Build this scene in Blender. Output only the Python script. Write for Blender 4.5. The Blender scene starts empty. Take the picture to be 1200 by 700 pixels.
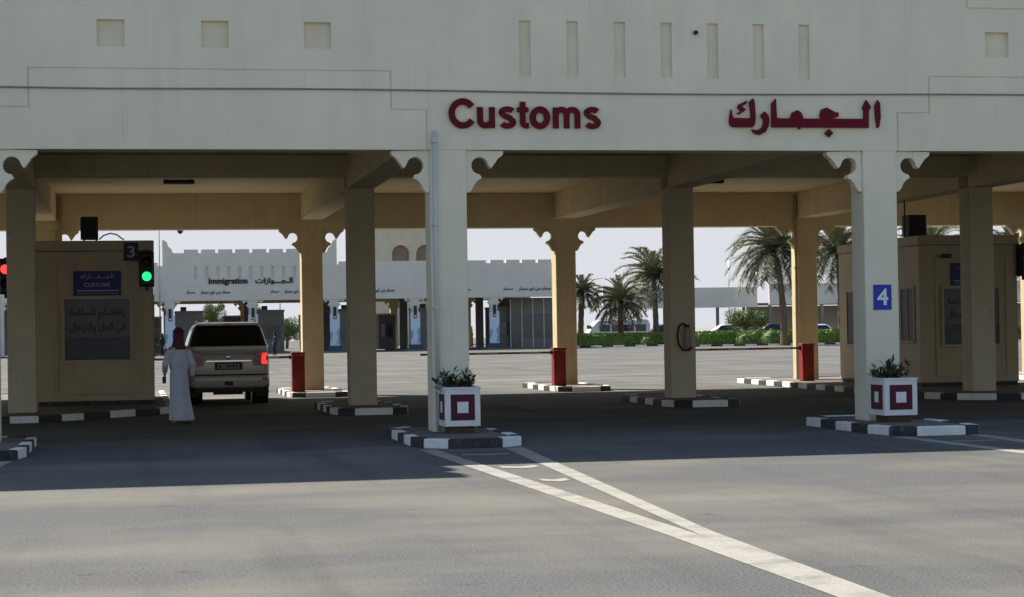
import bpy, bmesh, math, random, unicodedata
from mathutils import Vector, Matrix
R = math.radians
random.seed(7)
scene = bpy.context.scene
col = scene.collection

# ------------------------------------------------------------------ camera
cd = bpy.data.cameras.new('camera'); cam = bpy.data.objects.new('camera', cd); col.objects.link(cam)
YAW, PITCH, ROLL = .1927, .0159, .0156
Fv = Vector((math.sin(YAW)*math.cos(PITCH), math.cos(YAW)*math.cos(PITCH), math.sin(PITCH)))
R0 = Vector((math.cos(YAW), -math.sin(YAW), 0)); U0 = R0.cross(Fv)
Rv = R0*math.cos(ROLL) - U0*math.sin(ROLL); Uv = U0*math.cos(ROLL) + R0*math.sin(ROLL)
cam.matrix_world = Matrix(((Rv.x, Uv.x, -Fv.x, 0), (Rv.y, Uv.y, -Fv.y, 0), (Rv.z, Uv.z, -Fv.z, 1.7), (0, 0, 0, 1)))
cd.sensor_fit = 'HORIZONTAL'; cd.sensor_width = 36; cd.lens = 36*2288.9/1200
cd.clip_start = .1; cd.clip_end = 9000
scene.camera = cam

# ------------------------------------------------------------------ sky and sun
SUN_EL, SUN_AZ = R(45.7), R(-38)            # azimuth from +Y, negative is to the left
w = bpy.data.worlds.new('World'); scene.world = w; w.use_nodes = True
nt = w.node_tree; nt.nodes.clear()
sky = nt.nodes.new('ShaderNodeTexSky'); sky.sky_type = 'NISHITA'; sky.sun_disc = False
sky.sun_elevation = SUN_EL; sky.sun_rotation = SUN_AZ; sky.air_density = 1.0; sky.dust_density = .35; sky.ozone_density = 1.0
bg = nt.nodes.new('ShaderNodeBackground'); bg.inputs['Strength'].default_value = .104
wo = nt.nodes.new('ShaderNodeOutputWorld')
hz = nt.nodes.new('ShaderNodeMix'); hz.data_type = 'RGBA'; hz.blend_type = 'DARKEN'; hz.inputs['Factor'].default_value = 1   # even pale haze limits the glare round the horizon
hz.inputs['B'].default_value = (3.82, 3.90, 4.18, 1); nt.links.new(sky.outputs[0], hz.inputs['A'])
nt.links.new(hz.outputs['Result'], bg.inputs[0]); nt.links.new(bg.outputs[0], wo.inputs[0])
S = Vector((math.sin(SUN_AZ)*math.cos(SUN_EL), math.cos(SUN_AZ)*math.cos(SUN_EL), math.sin(SUN_EL)))
ld = bpy.data.lights.new('sun', 'SUN'); ld.energy = 5.0; ld.angle = R(.53); ld.color = (1, .94, .84)
sun = bpy.data.objects.new('sun', ld); col.objects.link(sun); sun.location = S*80
sun.rotation_euler = (-S).to_track_quat('-Z', 'Y').to_euler()
vs = scene.view_settings; vs.view_transform = 'Standard'; vs.look = 'None'; vs.gamma = 1; vs.exposure = .87
vs.use_curve_mapping = False

# ------------------------------------------------------------------ materials
MATS = {}
def mat(name, c, rough=.8, c2=None, scale=4, detail=4, bump=0, bscale=60, metal=0, emis=0, spec=.3, stretch=(1, 1, 1), lo=.35, hi=.65,
        c3=None, scale3=.4, stretch3=(1, 1, 1), lo3=.45, hi3=.7, f3=.6, coat=0, trans=0, extra=()):
    m = bpy.data.materials.new(name); m.use_nodes = True; MATS[name] = m
    n = m.node_tree; b = n.nodes['Principled BSDF']
    b.inputs['Base Color'].default_value = (*c, 1); b.inputs['Roughness'].default_value = rough
    b.inputs['Metallic'].default_value = metal; b.inputs['Specular IOR Level'].default_value = spec
    b.inputs['Coat Weight'].default_value = coat
    if trans: b.inputs['Transmission Weight'].default_value = trans
    if emis:
        b.inputs['Emission Color'].default_value = (*c, 1); b.inputs['Emission Strength'].default_value = emis
    L = n.links.new
    if c2 or bump or c3:
        tc = n.nodes.new('ShaderNodeTexCoord')
    def noise(sc, st, det):
        mp = n.nodes.new('ShaderNodeMapping'); mp.inputs['Scale'].default_value = st; L(tc.outputs['Object'], mp.inputs[0])
        t = n.nodes.new('ShaderNodeTexNoise'); t.inputs['Scale'].default_value = sc; t.inputs['Detail'].default_value = det
        t.inputs['Roughness'].default_value = .6
        L(mp.outputs[0], t.inputs['Vector']); return t
    def ramp(t, a, z):
        r = n.nodes.new('ShaderNodeMapRange'); r.inputs['From Min'].default_value = a; r.inputs['From Max'].default_value = z
        L(t.outputs['Fac'], r.inputs['Value']); return r
    out = None
    if c2:
        r = ramp(noise(scale, stretch, detail), lo, hi)
        mx = n.nodes.new('ShaderNodeMix'); mx.data_type = 'RGBA'
        mx.inputs['A'].default_value = (*c, 1); mx.inputs['B'].default_value = (*c2, 1)
        L(r.outputs[0], mx.inputs['Factor']); out = mx.outputs['Result']
    for C3, SC, ST, LO, HI, FF in (([(c3, scale3, stretch3, lo3, hi3, f3)] if c3 else []) + list(extra)):
        r = ramp(noise(SC, ST, 5), LO, HI); r.inputs['To Max'].default_value = FF
        mx = n.nodes.new('ShaderNodeMix'); mx.data_type = 'RGBA'
        mx.inputs['A'].default_value = (*c, 1)
        if out: L(out, mx.inputs['A'])
        mx.inputs['B'].default_value = (*C3, 1); L(r.outputs[0], mx.inputs['Factor']); out = mx.outputs['Result']
    if out: L(out, b.inputs['Base Color'])
    if bump:
        t = noise(bscale, (1, 1, 1), 3); bp = n.nodes.new('ShaderNodeBump'); bp.inputs['Strength'].default_value = bump
        bp.inputs['Distance'].default_value = .01; L(t.outputs['Fac'], bp.inputs['Height']); L(bp.outputs[0], b.inputs['Normal'])
    return m

mat('asphalt', (.071, .073, .076), .9, (.160, .157, .147), 40, 8, .9, 70, c3=(.212, .195, .158), scale3=.23, stretch3=(.8, 1.3, 1), lo3=.42, hi3=.68, f3=.8, lo=.36, hi=.64, spec=.1,
    extra=(((.052, .053, .056), .55, (1.6, .10, 1), .52, .70, .42), ((.045, .044, .044), 1.1, (1, 1, 1), .66, .72, .45), ((.26, .235, .19), .12, (.6, 1.5, 1), .55, .72, .45)))
mat('sand', (.30, .285, .25), .95, (.25, .24, .215), .02, 5)
mat('stucco', (.84, .775, .60), .85, (.78, .715, .55), 1.1, 6, .22, 90, c3=(.60, .56, .45), scale3=1.6, stretch3=(2.2, 1, .16), lo3=.5, hi3=.8, f3=.4,
    extra=(((.72, .67, .53), .5, (1, 1, 1), .45, .6, .5), ((.50, .46, .37), 3.2, (3, 1, .10), .62, .78, .5)))
mat('stucco_panel', (.79, .715, .55), .85, (.72, .645, .48), 2, 5, .2, 90)
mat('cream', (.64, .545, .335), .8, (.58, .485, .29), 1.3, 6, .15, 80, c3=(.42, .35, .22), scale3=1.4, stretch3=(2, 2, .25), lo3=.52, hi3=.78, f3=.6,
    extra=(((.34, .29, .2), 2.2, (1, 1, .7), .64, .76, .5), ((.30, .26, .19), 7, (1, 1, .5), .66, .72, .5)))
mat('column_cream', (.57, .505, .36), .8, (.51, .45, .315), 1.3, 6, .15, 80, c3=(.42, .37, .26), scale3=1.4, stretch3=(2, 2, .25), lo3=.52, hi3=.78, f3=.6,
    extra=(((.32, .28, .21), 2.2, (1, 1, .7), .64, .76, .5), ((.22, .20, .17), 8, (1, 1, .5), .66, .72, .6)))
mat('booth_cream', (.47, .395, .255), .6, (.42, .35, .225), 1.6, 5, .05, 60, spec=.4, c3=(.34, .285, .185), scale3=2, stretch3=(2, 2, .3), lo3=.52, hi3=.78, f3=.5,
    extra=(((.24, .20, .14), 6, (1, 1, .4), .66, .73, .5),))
mat('roofing', (.45, .43, .38), .9, (.38, .36, .32), .6)
mat('pave', (.15, .115, .10), .9, (.20, .165, .14), 9, 4, .4, 40, c3=(.26, .23, .19), scale3=2, lo3=.45, hi3=.75, f3=.6)
mat('kerb_white', (.86, .85, .82), .75, (.74, .72, .67), 5, 6, .3, 50, c3=(.30, .27, .24), scale3=7, lo3=.62, hi3=.8, f3=.6)
mat('kerb_black', (.030, .030, .034), .7, (.06, .058, .055), 6, 6, .3, 50, c3=(.22, .2, .18), scale3=7, lo3=.58, hi3=.78, f3=.7)
mat('road_paint', (.37, .35, .30), .8, (.31, .292, .25), 40, 5, .2, 60, c3=(.17, .16, .14), scale3=2.2, lo3=.48, hi3=.70, f3=.7, extra=(((.12, .115, .105), 22, (1, 1, 1), .58, .66, .6), ((.14, .135, .12), 1.2, (.3, 2.5, 1), .58, .68, .6)))
mat('maroon', (.14, .004, .014), .5, (.11, .003, .011), 3, spec=.15)
mat('planter_white', (.84, .83, .80), .6, (.74, .72, .68), 4, 5, .1, 40)
mat('planter_maroon', (.10, .010, .030), .6, (.075, .01, .025), 5)
mat('soil', (.07, .05, .035), .95, (.11, .08, .05), 30)
mat('leaf_dark', (.035, .075, .022), .55, (.07, .12, .035), 9)
mat('leaf_purple', (.09, .03, .045), .55, (.14, .06, .05), 9)
mat('petal', (.30, .03, .06), .6)
mat('sign_blue', (.010, .045, .42), .4, (.012, .05, .36), 3)
mat('sign_navy', (.012, .014, .05), .4)
mat('sign_white', (.78, .78, .78), .5)
mat('sign_pale', (.42, .46, .58), .5)
mat('black', (.012, .012, .012), .5)
mat('black_plastic', (.02, .02, .021), .45, (.03, .03, .03), 20)
mat('rubber', (.018, .018, .018), .85, (.03, .028, .026), 25)
mat('steel', (.45, .46, .47), .4, (.36, .37, .38), 8, metal=.8)
mat('pvc_grey', (.62, .61, .58), .5, (.54, .53, .50), 3, stretch=(1, 1, .3))
mat('cable', (.27, .27, .265), .6, (.22, .22, .22), 10)
mat('cable_black', (.02, .02, .02), .6)
mat('red_paint', (.25, .018, .014), .5, (.20, .016, .012), 4, 5, c3=(.13, .03, .02), scale3=6, lo3=.6, hi3=.8, f3=.5)
mat('boom_white', (.45, .44, .42), .5)
mat('car_silver', (.62, .595, .52), .36, (.59, .565, .495), 3, metal=.12, coat=.4, spec=.5)
mat('car_white', (.75, .75, .74), .35, coat=.5)
mat('car_dark', (.03, .032, .036), .3, coat=.6)
mat('car_blue', (.10, .14, .20), .3, coat=.6)
mat('car_sand', (.46, .42, .35), .35, coat=.5)
mat('glass_dark', (.010, .011, .012), .06, spec=.6)
mat('glass_blue', (.03, .05, .06), .08, spec=.6)
mat('chrome', (.75, .75, .75), .15, metal=1)
mat('tail_red', (.30, .008, .008), .2, spec=.5, coat=.5)
mat('tail_lit', (1.0, .02, .015), .3, emis=1.6)
mat('brake_lit', (.45, .03, .02), .3, emis=.08)
mat('green_lamp', (.02, .80, .20), .3, emis=1.0)
mat('green_core', (.25, 1.0, .55), .3, emis=1.6)
mat('red_lamp', (.9, .05, .05), .3, emis=1.1)
mat('lamp_off', (.03, .02, .015), .3)
mat('skin', (.30, .17, .11), .6)
mat('thobe', (.56, .57, .67), .8, (.48, .49, .58), 6)
mat('headdress', (.17, .042, .048), .85, (.05, .014, .016), 55, 1, lo=.42, hi=.58)
mat('sandal', (.05, .03, .02), .7)
mat('cloth_black', (.015, .015, .017), .9)
mat('cloth_navy', (.02, .024, .04), .9)
mat('trunk', (.20, .14, .095), .95, (.11, .08, .055), 6, 5, .8, 14, stretch=(1, 1, 3))
mat('frond', (.125, .14, .065), .6, (.23, .225, .13), 1.1, 3)
mat('frond_dry', (.26, .19, .10), .8, (.18, .13, .07), 2)
mat('hedge', (.095, .18, .02), .6, (.19, .27, .045), 1.2, 4)
mat('bush', (.075, .14, .025), .6, (.14, .20, .045), 1.5, 4)
mat('tree_leaf', (.085, .13, .03), .65, (.17, .20, .06), .8, 4)
mat('tower_cream', (.62, .55, .42), .85, (.56, .49, .37), .6, 5)
mat('arch_pink', (.30, .22, .16), .9, (.25, .18, .13), 1)
mat('far_grey', (.70, .67, .59), .8, (.64, .61, .54), .5)
mat('banner', (.62, .72, .80), .6, (.26, .42, .60), .9, 1, lo=.5, hi=.54, stretch=(1, 1, .7))
mat('banner_dark', (.04, .09, .13), .6)
mat('board_grey', (.125, .135, .145), .35, (.09, .10, .11), 1.5, 4, spec=.4)
mat('board_sea', (.05, .06, .08), .35, (.03, .037, .048), 2.5, 4, spec=.4, stretch=(1, 1, 2.5))
mat('light_box', (.045, .04, .035), .5)
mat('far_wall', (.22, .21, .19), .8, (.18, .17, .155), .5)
mat('booth_glass', (.02, .02, .019), .45, (.03, .028, .025), 2, spec=.2)
mat('bottle_grey', (.30, .27, .25), .5)
mat('boom_red', (.24, .06, .05), .6)
mat('booth_sign', (.008, .014, .15), .4, (.01, .018, .13), 3)
mat('plate_grey', (.30, .30, .29), .5)

# ------------------------------------------------------------------ mesh helpers
class MB:
    def __init__(s): s.v = []; s.f = []; s.m = []
    def add(s, vs, fs, mi=0):
        o = len(s.v); s.v += [tuple(p) for p in vs]; s.f += [tuple(i+o for i in f) for f in fs]; s.m += [mi]*len(fs); return s
    def box(s, x0, x1, y0, y1, z0, z1, mi=0):
        return s.add([(x0, y0, z0), (x1, y0, z0), (x1, y1, z0), (x0, y1, z0), (x0, y0, z1), (x1, y0, z1), (x1, y1, z1), (x0, y1, z1)],
                     [(0, 3, 2, 1), (4, 5, 6, 7), (0, 1, 5, 4), (1, 2, 6, 5), (2, 3, 7, 6), (3, 0, 4, 7)], mi)
    def loft(s, rings, caps=True, mi=0):
        n = len(rings[0]); vs = [p for r in rings for p in r]; fs = []
        for k in range(len(rings)-1):
            for i in range(n):
                j = (i+1) % n; fs.append((k*n+i, k*n+j, (k+1)*n+j, (k+1)*n+i))
        if caps:
            fs.append(tuple(reversed(range(n)))); fs.append(tuple((len(rings)-1)*n+i for i in range(n)))
        return s.add(vs, fs, mi)
    def tube(s, pts, rads, n=8, mi=0):
        pts = [Vector(p) for p in pts]
        if not hasattr(rads, '__len__'): rads = [rads]*len(pts)
        rings = []; pu = None
        for k, p in enumerate(pts):
            d = (pts[min(k+1, len(pts)-1)] - pts[max(k-1, 0)]).normalized()
            a = pu if pu is not None else (Vector((0, 0, 1)) if abs(d.z) < .9 else Vector((1, 0, 0)))
            x = d.cross(a).normalized(); y = x.cross(d).normalized(); pu = y
            rings.append([p + (x*math.cos(t) + y*math.sin(t))*rads[k] for t in [2*math.pi*i/n for i in range(n)]])
        return s.loft(rings, True, mi)
    def prism(s, pts, y0, y1, mi=0):          # polygon in x,z extruded along y
        n = len(pts)
        vs = [(p[0], y0, p[1]) for p in pts] + [(p[0], y1, p[1]) for p in pts]
        fs = [tuple(range(n)), tuple(reversed(range(n, 2*n)))] + [(i, i+n, (i+1) % n+n, (i+1) % n) for i in range(n)]
        return s.add(vs, fs, mi)
    def slab(s, pts, z0, z1, mi=0):           # polygon in x,y extruded along z
        n = len(pts)
        vs = [(p[0], p[1], z0) for p in pts] + [(p[0], p[1], z1) for p in pts]
        fs = [tuple(reversed(range(n))), tuple(range(n, 2*n))] + [(i, (i+1) % n, (i+1) % n+n, i+n) for i in range(n)]
        return s.add(vs, fs, mi)
    def ball(s, c, r, n=12, m=8, mi=0):
        if not hasattr(r, '__len__'): r = (r, r, r)
        rings = []
        for k in range(m+1):
            t = -math.pi/2 + math.pi*(k+.02)/(m+.04)
            rings.append([(c[0]+r[0]*math.cos(t)*math.cos(a), c[1]+r[1]*math.cos(t)*math.sin(a), c[2]+r[2]*math.sin(t)) for a in [2*math.pi*i/n for i in range(n)]])
        return s.loft(rings, True, mi)
    def build(s, name, mats, parent=None, smooth=False, bevel=0, fix=True):
        me = bpy.data.meshes.new(name); me.from_pydata(s.v, [], s.f)
        ms = mats if isinstance(mats, (list, tuple)) else [mats]
        for m in ms: me.materials.append(MATS[m])
        if len(ms) > 1: me.polygons.foreach_set('material_index', s.m)
        if fix:
            b = bmesh.new(); b.from_mesh(me); bmesh.ops.recalc_face_normals(b, faces=b.faces); b.to_mesh(me); b.free()
        if smooth: me.polygons.foreach_set('use_smooth', [True]*len(me.polygons))
        me.update()
        o = bpy.data.objects.new(name, me); col.objects.link(o)
        if parent is not None: o.parent = parent
        if bevel:
            md = o.modifiers.new('bevel', 'BEVEL'); md.width = bevel; md.segments = 2; md.limit_method = 'ANGLE'; md.angle_limit = R(40)
        return o
def B(*a): return MB().box(*a)
def tag(o, label=None, cat=None, group=None, kind=None):
    for k, v in (('label', label), ('category', cat), ('group', group), ('kind', kind)):
        if v: o[k] = v
    return o
def thing(name, label, cat, loc=(0, 0, 0), group=None, rz=0):
    o = bpy.data.objects.new(name, None); col.objects.link(o); o.location = loc; o.rotation_euler.z = rz; o.empty_display_size = .2
    return tag(o, label, cat, group)
def copy_tree(o, parent=None):
    c = o.copy(); col.objects.link(c); c.parent = parent
    for ch in list(o.children): copy_tree(ch, c)
    return c
FORMS = {}
for cp in range(0xFE80, 0xFEFD):
    d = unicodedata.decomposition(chr(cp)).split()
    if len(d) == 2: FORMS.setdefault(chr(int(d[1], 16)), {})[d[0]] = chr(cp)
def arabic(t):
    out = []
    for i, c in enumerate(t):
        if c not in FORMS: out.append('\u0640' if c == '\u0640' else c); continue
        pv = t[i-1] if i else ' '; nx = t[i+1] if i+1 < len(t) else ' '
        jp = pv == '\u0640' or (pv in FORMS and '<initial>' in FORMS[pv]); jn = ('<initial>' in FORMS[c]) and (nx in FORMS or nx == '\u0640')
        k = '<medial>' if jp and jn else '<final>' if jp else '<initial>' if jn else '<isolated>'
        out.append(FORMS[c].get(k, FORMS[c]['<isolated>']))
    return ''.join(reversed(out))
def text(name, s, x, y, z, width, material, parent=None, depth=.02, bold=0, height=None, align='LEFT'):
    """lettering standing on an x-z plane facing -y; scaled to a width (and height) in metres"""
    c = bpy.data.curves.new(name, 'FONT'); c.body = s; c.extrude = .01; c.offset = bold; c.resolution_u = 4
    t = bpy.data.objects.new(name, c); col.objects.link(t)
    bpy.context.view_layer.update()
    me = bpy.data.meshes.new_from_object(t.evaluated_get(bpy.context.evaluated_depsgraph_get()))
    bpy.data.objects.remove(t); bpy.data.curves.remove(c)
    xs = [v.co.x for v in me.vertices]; ys = [v.co.y for v in me.vertices]
    k = width/(max(xs)-min(xs)); kz = k if not height else height/(max(ys)-min(ys))
    for v in me.vertices:
        p = v.co.copy(); v.co = (x + (p.x-min(xs))*k, y + (0 if p.z < 0 else -depth), z + ((p.y-min(ys))*kz if height else p.y*kz))
    me.materials.clear(); me.materials.append(MATS[material])
    b = bmesh.new(); b.from_mesh(me); bmesh.ops.remove_doubles(b, verts=b.verts, dist=1e-5); bmesh.ops.recalc_face_normals(b, faces=b.faces); b.to_mesh(me); b.free()
    o = bpy.data.objects.new(name, me); col.objects.link(o)
    if parent is not None: o.parent = parent
    return o

# ------------------------------------------------------------------ ground, islands, markings
def sheet(name, pts, z, m, kind='structure'):
    return tag(MB().add([(p[0], p[1], z) for p in pts], [tuple(range(len(pts)))]).build(name, m, fix=False), kind=kind)
sheet('ground', [(-4000, -1500), (4000, -1500), (4000, 6000), (-4000, 6000)], -.02, 'sand')
sheet('road', [(-420, -60), (530, -60), (530, 420), (-420, 420)], 0, 'asphalt')

UW = 7.1454; UR = lambda i: 5.1883 + UW*i; CS = .58
V1, V2, V3 = 30.15, 41.92, 53.71
KH = .14
def offset_poly(p, d):
    n = len(p); out = []
    for i in range(n):
        a, b, c = Vector(p[i-1]), Vector(p[i]), Vector(p[(i+1) % n])
        d1 = (b-a).normalized(); d2 = (c-b).normalized()
        n1 = Vector((-d1.y, d1.x)); n2 = Vector((-d2.y, d2.x)); k = (n1+n2)
        k = k/(k.dot(n1)); out.append(tuple(b + k*d))
    return out
def island(poly, start=0, stone=.72, h=KH, kerbs=True, label=None):
    inn = offset_poly(poly, .16)
    o = MB().slab(offset_poly(poly, .15), -.01, h-.015).build('traffic_island', 'pave'); tag(o, label, None, None, 'structure')
    if not kerbs: return o
    k = start; n = len(poly)
    for i in range(n):
        a, b = Vector(poly[i]), Vector(poly[(i+1) % n]); c, d = Vector(inn[i]), Vector(inn[(i+1) % n])
        q = max(1, round((b-a).length/stone)); g = .006/max((b-a).length, .01)
        for j in range(q):
            t0, t1 = j/q + g, (j+1)/q - g
            dz = random.uniform(-.006, .006)
            pts = [a.lerp(b, t0), a.lerp(b, t1), d.lerp(c, 1-t1), d.lerp(c, 1-t0)]
            MB().slab([tuple(p) for p in pts], -.008, h+dz).build('kerb_stone', 'kerb_white' if k % 2 == 0 else 'kerb_black', o, bevel=.018)
            k += 1
    return o
def front_island(i, v0, v1, st=0):
    r = UR(i); a, b = r-1.16, r+.48
    island([(a+.42, v0), (b-.42, v0), (b-.08, v0+.28), (b, v0+.85), (b, v1-.5), (b-.4, v1), (a+.4, v1), (a, v1-.5), (a, v0+.95), (a+.1, v0+.32)], st)
for i in (-1, 0, 1): front_island(i, 27.75, 32.0, 1 if i == 0 else 0)
for i in (0, 1): front_island(i, 39.75, 44.6, 0); 
for i in (0, 1): front_island(i, 51.2, 56.4, 0)
front_island(3, 51.2, 56.4, 0)
for i in (-1, 2):
    r = UR(i)
    island([(r-1.0, 39.75), (r+.15, 39.75), (r+1.0, 40.7), (r+2.55, 42.5), (r+2.85, 43.2), (r+2.85, 56), (r+2.4, 56.4), (r-1.4, 56.4), (r-1.75, 56), (r-2.0, 43.0), (r-2.0, 41.4), (r-1.7, 40.3)], 1)

def mark(pts, label=None, z=.004): return sheet('road_marking', pts, z, 'road_paint')
for i in (-1, 0, 1):
    r = UR(i); L_, Rr = r-1.16, r+.36
    tipu, tipv = r-.62, 15.4
    mark([(L_-.02, 27.65), (L_+.23, 27.65), (tipu-.04, tipv), (tipu+.02, 9.6), (tipu-.26, 9.6), (tipu-.29, tipv)])
    mark([(Rr-.30, 27.65), (Rr-.03, 27.65), (tipu+.14, tipv+.2), (tipu+.014, 10.2), (tipu-.038, tipv-.05)])
    for t, wd in ((26.2, .20), (23.6, .34), (21.4, .32)):
        k = (27.65-t)/(27.65-tipv); x0 = L_+.28+(tipu-L_-.28)*k+.06; x1 = Rr-.36+(tipu-Rr+.36)*k-.06
        mark([(x0, t-.02), ((x0+x1)/2, t-wd*.55), (x1, t+.02), (x1, t+wd), ((x0+x1)/2, t+wd*.45), (x0, t+wd)], z=.005)

# ------------------------------------------------------------------ customs building
ZT = 4.53
U0_, U1_ = UR(-3)-.9, UR(4)+1.0
bld = thing('customs_building', 'wide off-white customs checkpoint building with red lettering over its open gate lanes', 'building', (UR(0), V1, 0))
bld_off = Vector((-UR(0), -V1, 0))
def part(mb, name, m, parent=bld, bevel=0, smooth=False, off=bld_off):
    mb.v = [(p[0]+off.x, p[1]+off.y, p[2]+off.z) for p in mb.v] if parent is not None else mb.v
    return mb.build(name, m, parent, smooth, bevel)

def relief(mb, u0, u1, z0, z1, y, recs, back):
    us = sorted({round(x, 4) for x in [u0, u1] + [c for r in recs for c in r[:2]] if u0-1e-6 <= x <= u1+1e-6})
    zs = sorted({round(x, 4) for x in [z0, z1] + [c for r in recs for c in r[2:4]] if z0-1e-6 <= x <= z1+1e-6})
    D = {}; M = {}
    for i in range(len(us)-1):
        for k in range(len(zs)-1):
            a, c = (us[i]+us[i+1])/2, (zs[k]+zs[k+1])/2; D[i, k] = 0; M[i, k] = 0
            for r in recs:
                if r[0] < a < r[1] and r[2] < c < r[3]: D[i, k] = r[4]; M[i, k] = r[5]
    def q(p, mi=0): mb.add(p, [(0, 1, 2, 3)], mi)
    for (i, k), d in D.items():
        a, b, c, e = us[i], us[i+1], zs[k], zs[k+1]; yy = y+d
        q([(a, yy, c), (b, yy, c), (b, yy, e), (a, yy, e)], M[i, k])
        for di, dk in ((1, 0), (0, 1)):
            d2 = D.get((i+di, k+dk))
            if d2 is not None and abs(d2-d) > 1e-6:
                if di: q([(b, y+d, c), (b, y+d2, c), (b, y+d2, e), (b, y+d, e)])
                else: q([(a, y+d, e), (b, y+d, e), (b, y+d2, e), (a, y+d2, e)])
    yb = y+back
    q([(u0, y, z0), (u1, y, z0), (u1, yb, z0), (u0, yb, z0)]); q([(u0, y, z1), (u1, y, z1), (u1, yb, z1), (u0, yb, z1)])
    q([(u0, y, z0), (u0, yb, z0), (u0, yb, z1), (u0, y, z1)]); q([(u1, y, z0), (u1, yb, z0), (u1, yb, z1), (u1, y, z1)])
recs = []
for k in (-9, -8, -7, 0, 1, 2, 9, 10, 11, 12, 17, 18, 19):
    x = -.46 + 1.567*k if k < 8 else 13.93 + 1.567*(k-9)
    recs.append((x, x+.415, 6.09, 6.50, .075, 1))
for base in (6.06, 6.06-3*UW+.6, 6.06+3*UW-.6):
    for k in range(7): recs.append((base+.771*k, base+.771*k+.185, 5.69, 6.575, .05, 1))
G = .028
def gv_(u, a, b): recs.append((u-G/2, u+G/2, a, b, .022, 0))
def gh_(z, a, b): recs.append((a-G/2, b+G/2, z-G/2, z+G/2, .022, 0))
for c in (8.465, 8.465-3*UW+.1, 8.465+3*UW-.1):
    for s in (-1, 1):
        e = lambda d: c + s*d
        gv_(e(3.90), ZT, 5.15); gh_(5.15, *sorted((e(3.90), e(4.455)))); gv_(e(4.455), 5.15, 5.75); gh_(5.75, *sorted((e(4.455), e(9.94))))
        gv_(e(9.94), 5.16, 5.75); gh_(5.16, *sorted((e(9.94), e(10.6))))
        gv_(e(5.15), 6.89, 7.5); gh_(6.89, *sorted((e(5.15), e(7.2)))); gv_(e(7.2), 6.89, 7.5)
ROOF = 7.67
mb = MB(); relief(mb, U0_, U1_, ZT, ROOF, V1, recs, .085); part(mb, 'facade_wall', ['stucco', 'stucco_panel'])
part(B(U0_+.01, U1_-.01, V1+.078, V1+.56, ZT+.006, ROOF-.01), 'fascia_beam', 'cream')
og = [(-25, ROOF-.02), (-1.10, ROOF-.02), (-1.15, 8.3), (-1.38, 8.75), (-1.75, 9.0), (-1.95, 9.35), (-2.1, 9.9), (-2.35, 10.25), (-25, 10.25)]
part(MB().prism([(x, z) for x, z in og if x > -24] + [(U0_, 10.25), (U0_, ROOF-.02)], V1+.012, V1+.4), 'raised_parapet', 'stucco')
# roof slab and beams
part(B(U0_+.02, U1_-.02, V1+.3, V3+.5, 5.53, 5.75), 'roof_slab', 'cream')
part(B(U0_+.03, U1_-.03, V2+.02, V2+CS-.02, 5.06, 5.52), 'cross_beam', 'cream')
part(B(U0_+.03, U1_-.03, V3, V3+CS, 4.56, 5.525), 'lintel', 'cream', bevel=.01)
part(B(U0_, U1_, V3+.02, V3+CS+.03, 5.535, ROOF), 'rear_parapet', 'stucco')
def bracket_pts(s, cx, ztop):
    c = (.221, -.246); r = .135
    pts = [(0, 0), (.60, -.012), (.595, -.07), (.555, -.105), (.51, -.135), (.475, -.19), (.405, -.285), (.375, -.26)]
    for k in range(0, 13):
        a = R(12 + k*(258/12)); pts.append((c[0]+r*math.cos(a)*1.0, c[1]+r*math.sin(a)))
    pts += [(.225, -.395), (.255, -.44), (.19, -.475), (.135, -.53), (.105, -.60), (.06, -.66), (0, -.675)]
    return [(cx + s*p[0], ztop + p[1]) for p in pts]
def column(i, v, ztop, m, brackets=True, bm='stucco'):
    r = UR(i); o = B(r-CS, r, v, v+CS, KH-.03, ztop)
    o.v = [(p[0]+bld_off.x, p[1]+bld_off.y, p[2]) for p in o.v]; ob = o.build('column', m, bld, bevel=.022)
    if brackets:
        for s in (-1, 1):
            cx = r+.002 if s > 0 else r-CS-.002
            part(MB().prism(bracket_pts(s, cx, ztop-.004), v+.05, v+.24), 'bracket', bm, ob, bevel=.006)
    return ob
for i in range(-2, 4): column(i, V1+.003, ZT+.004, 'stucco')
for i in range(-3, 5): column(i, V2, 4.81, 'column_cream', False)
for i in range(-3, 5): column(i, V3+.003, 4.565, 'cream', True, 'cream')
for i in range(-3, 5):
    r = UR(i)
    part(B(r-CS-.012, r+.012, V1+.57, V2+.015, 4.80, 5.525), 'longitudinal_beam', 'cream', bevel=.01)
    mbm = MB(); mbm.add([(r-CS-.012, V2+CS-.015, 4.80), (r+.012, V2+CS-.015, 4.80), (r+.012, V3-.004, 4.80), (r-CS-.012, V3-.004, 4.80),
                         (r-CS-.012, V2+CS-.015, 5.527), (r+.012, V2+CS-.015, 5.527), (r+.012, V3-.004, 5.527), (r-CS-.012, V3-.004, 5.527)],
                        [(0, 3, 2, 1), (4, 5, 6, 7), (0, 1, 5, 4), (1, 2, 6, 5), (2, 3, 7, 6), (3, 0, 4, 7)])
    part(mbm, 'longitudinal_beam', 'cream', bevel=.01)
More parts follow.
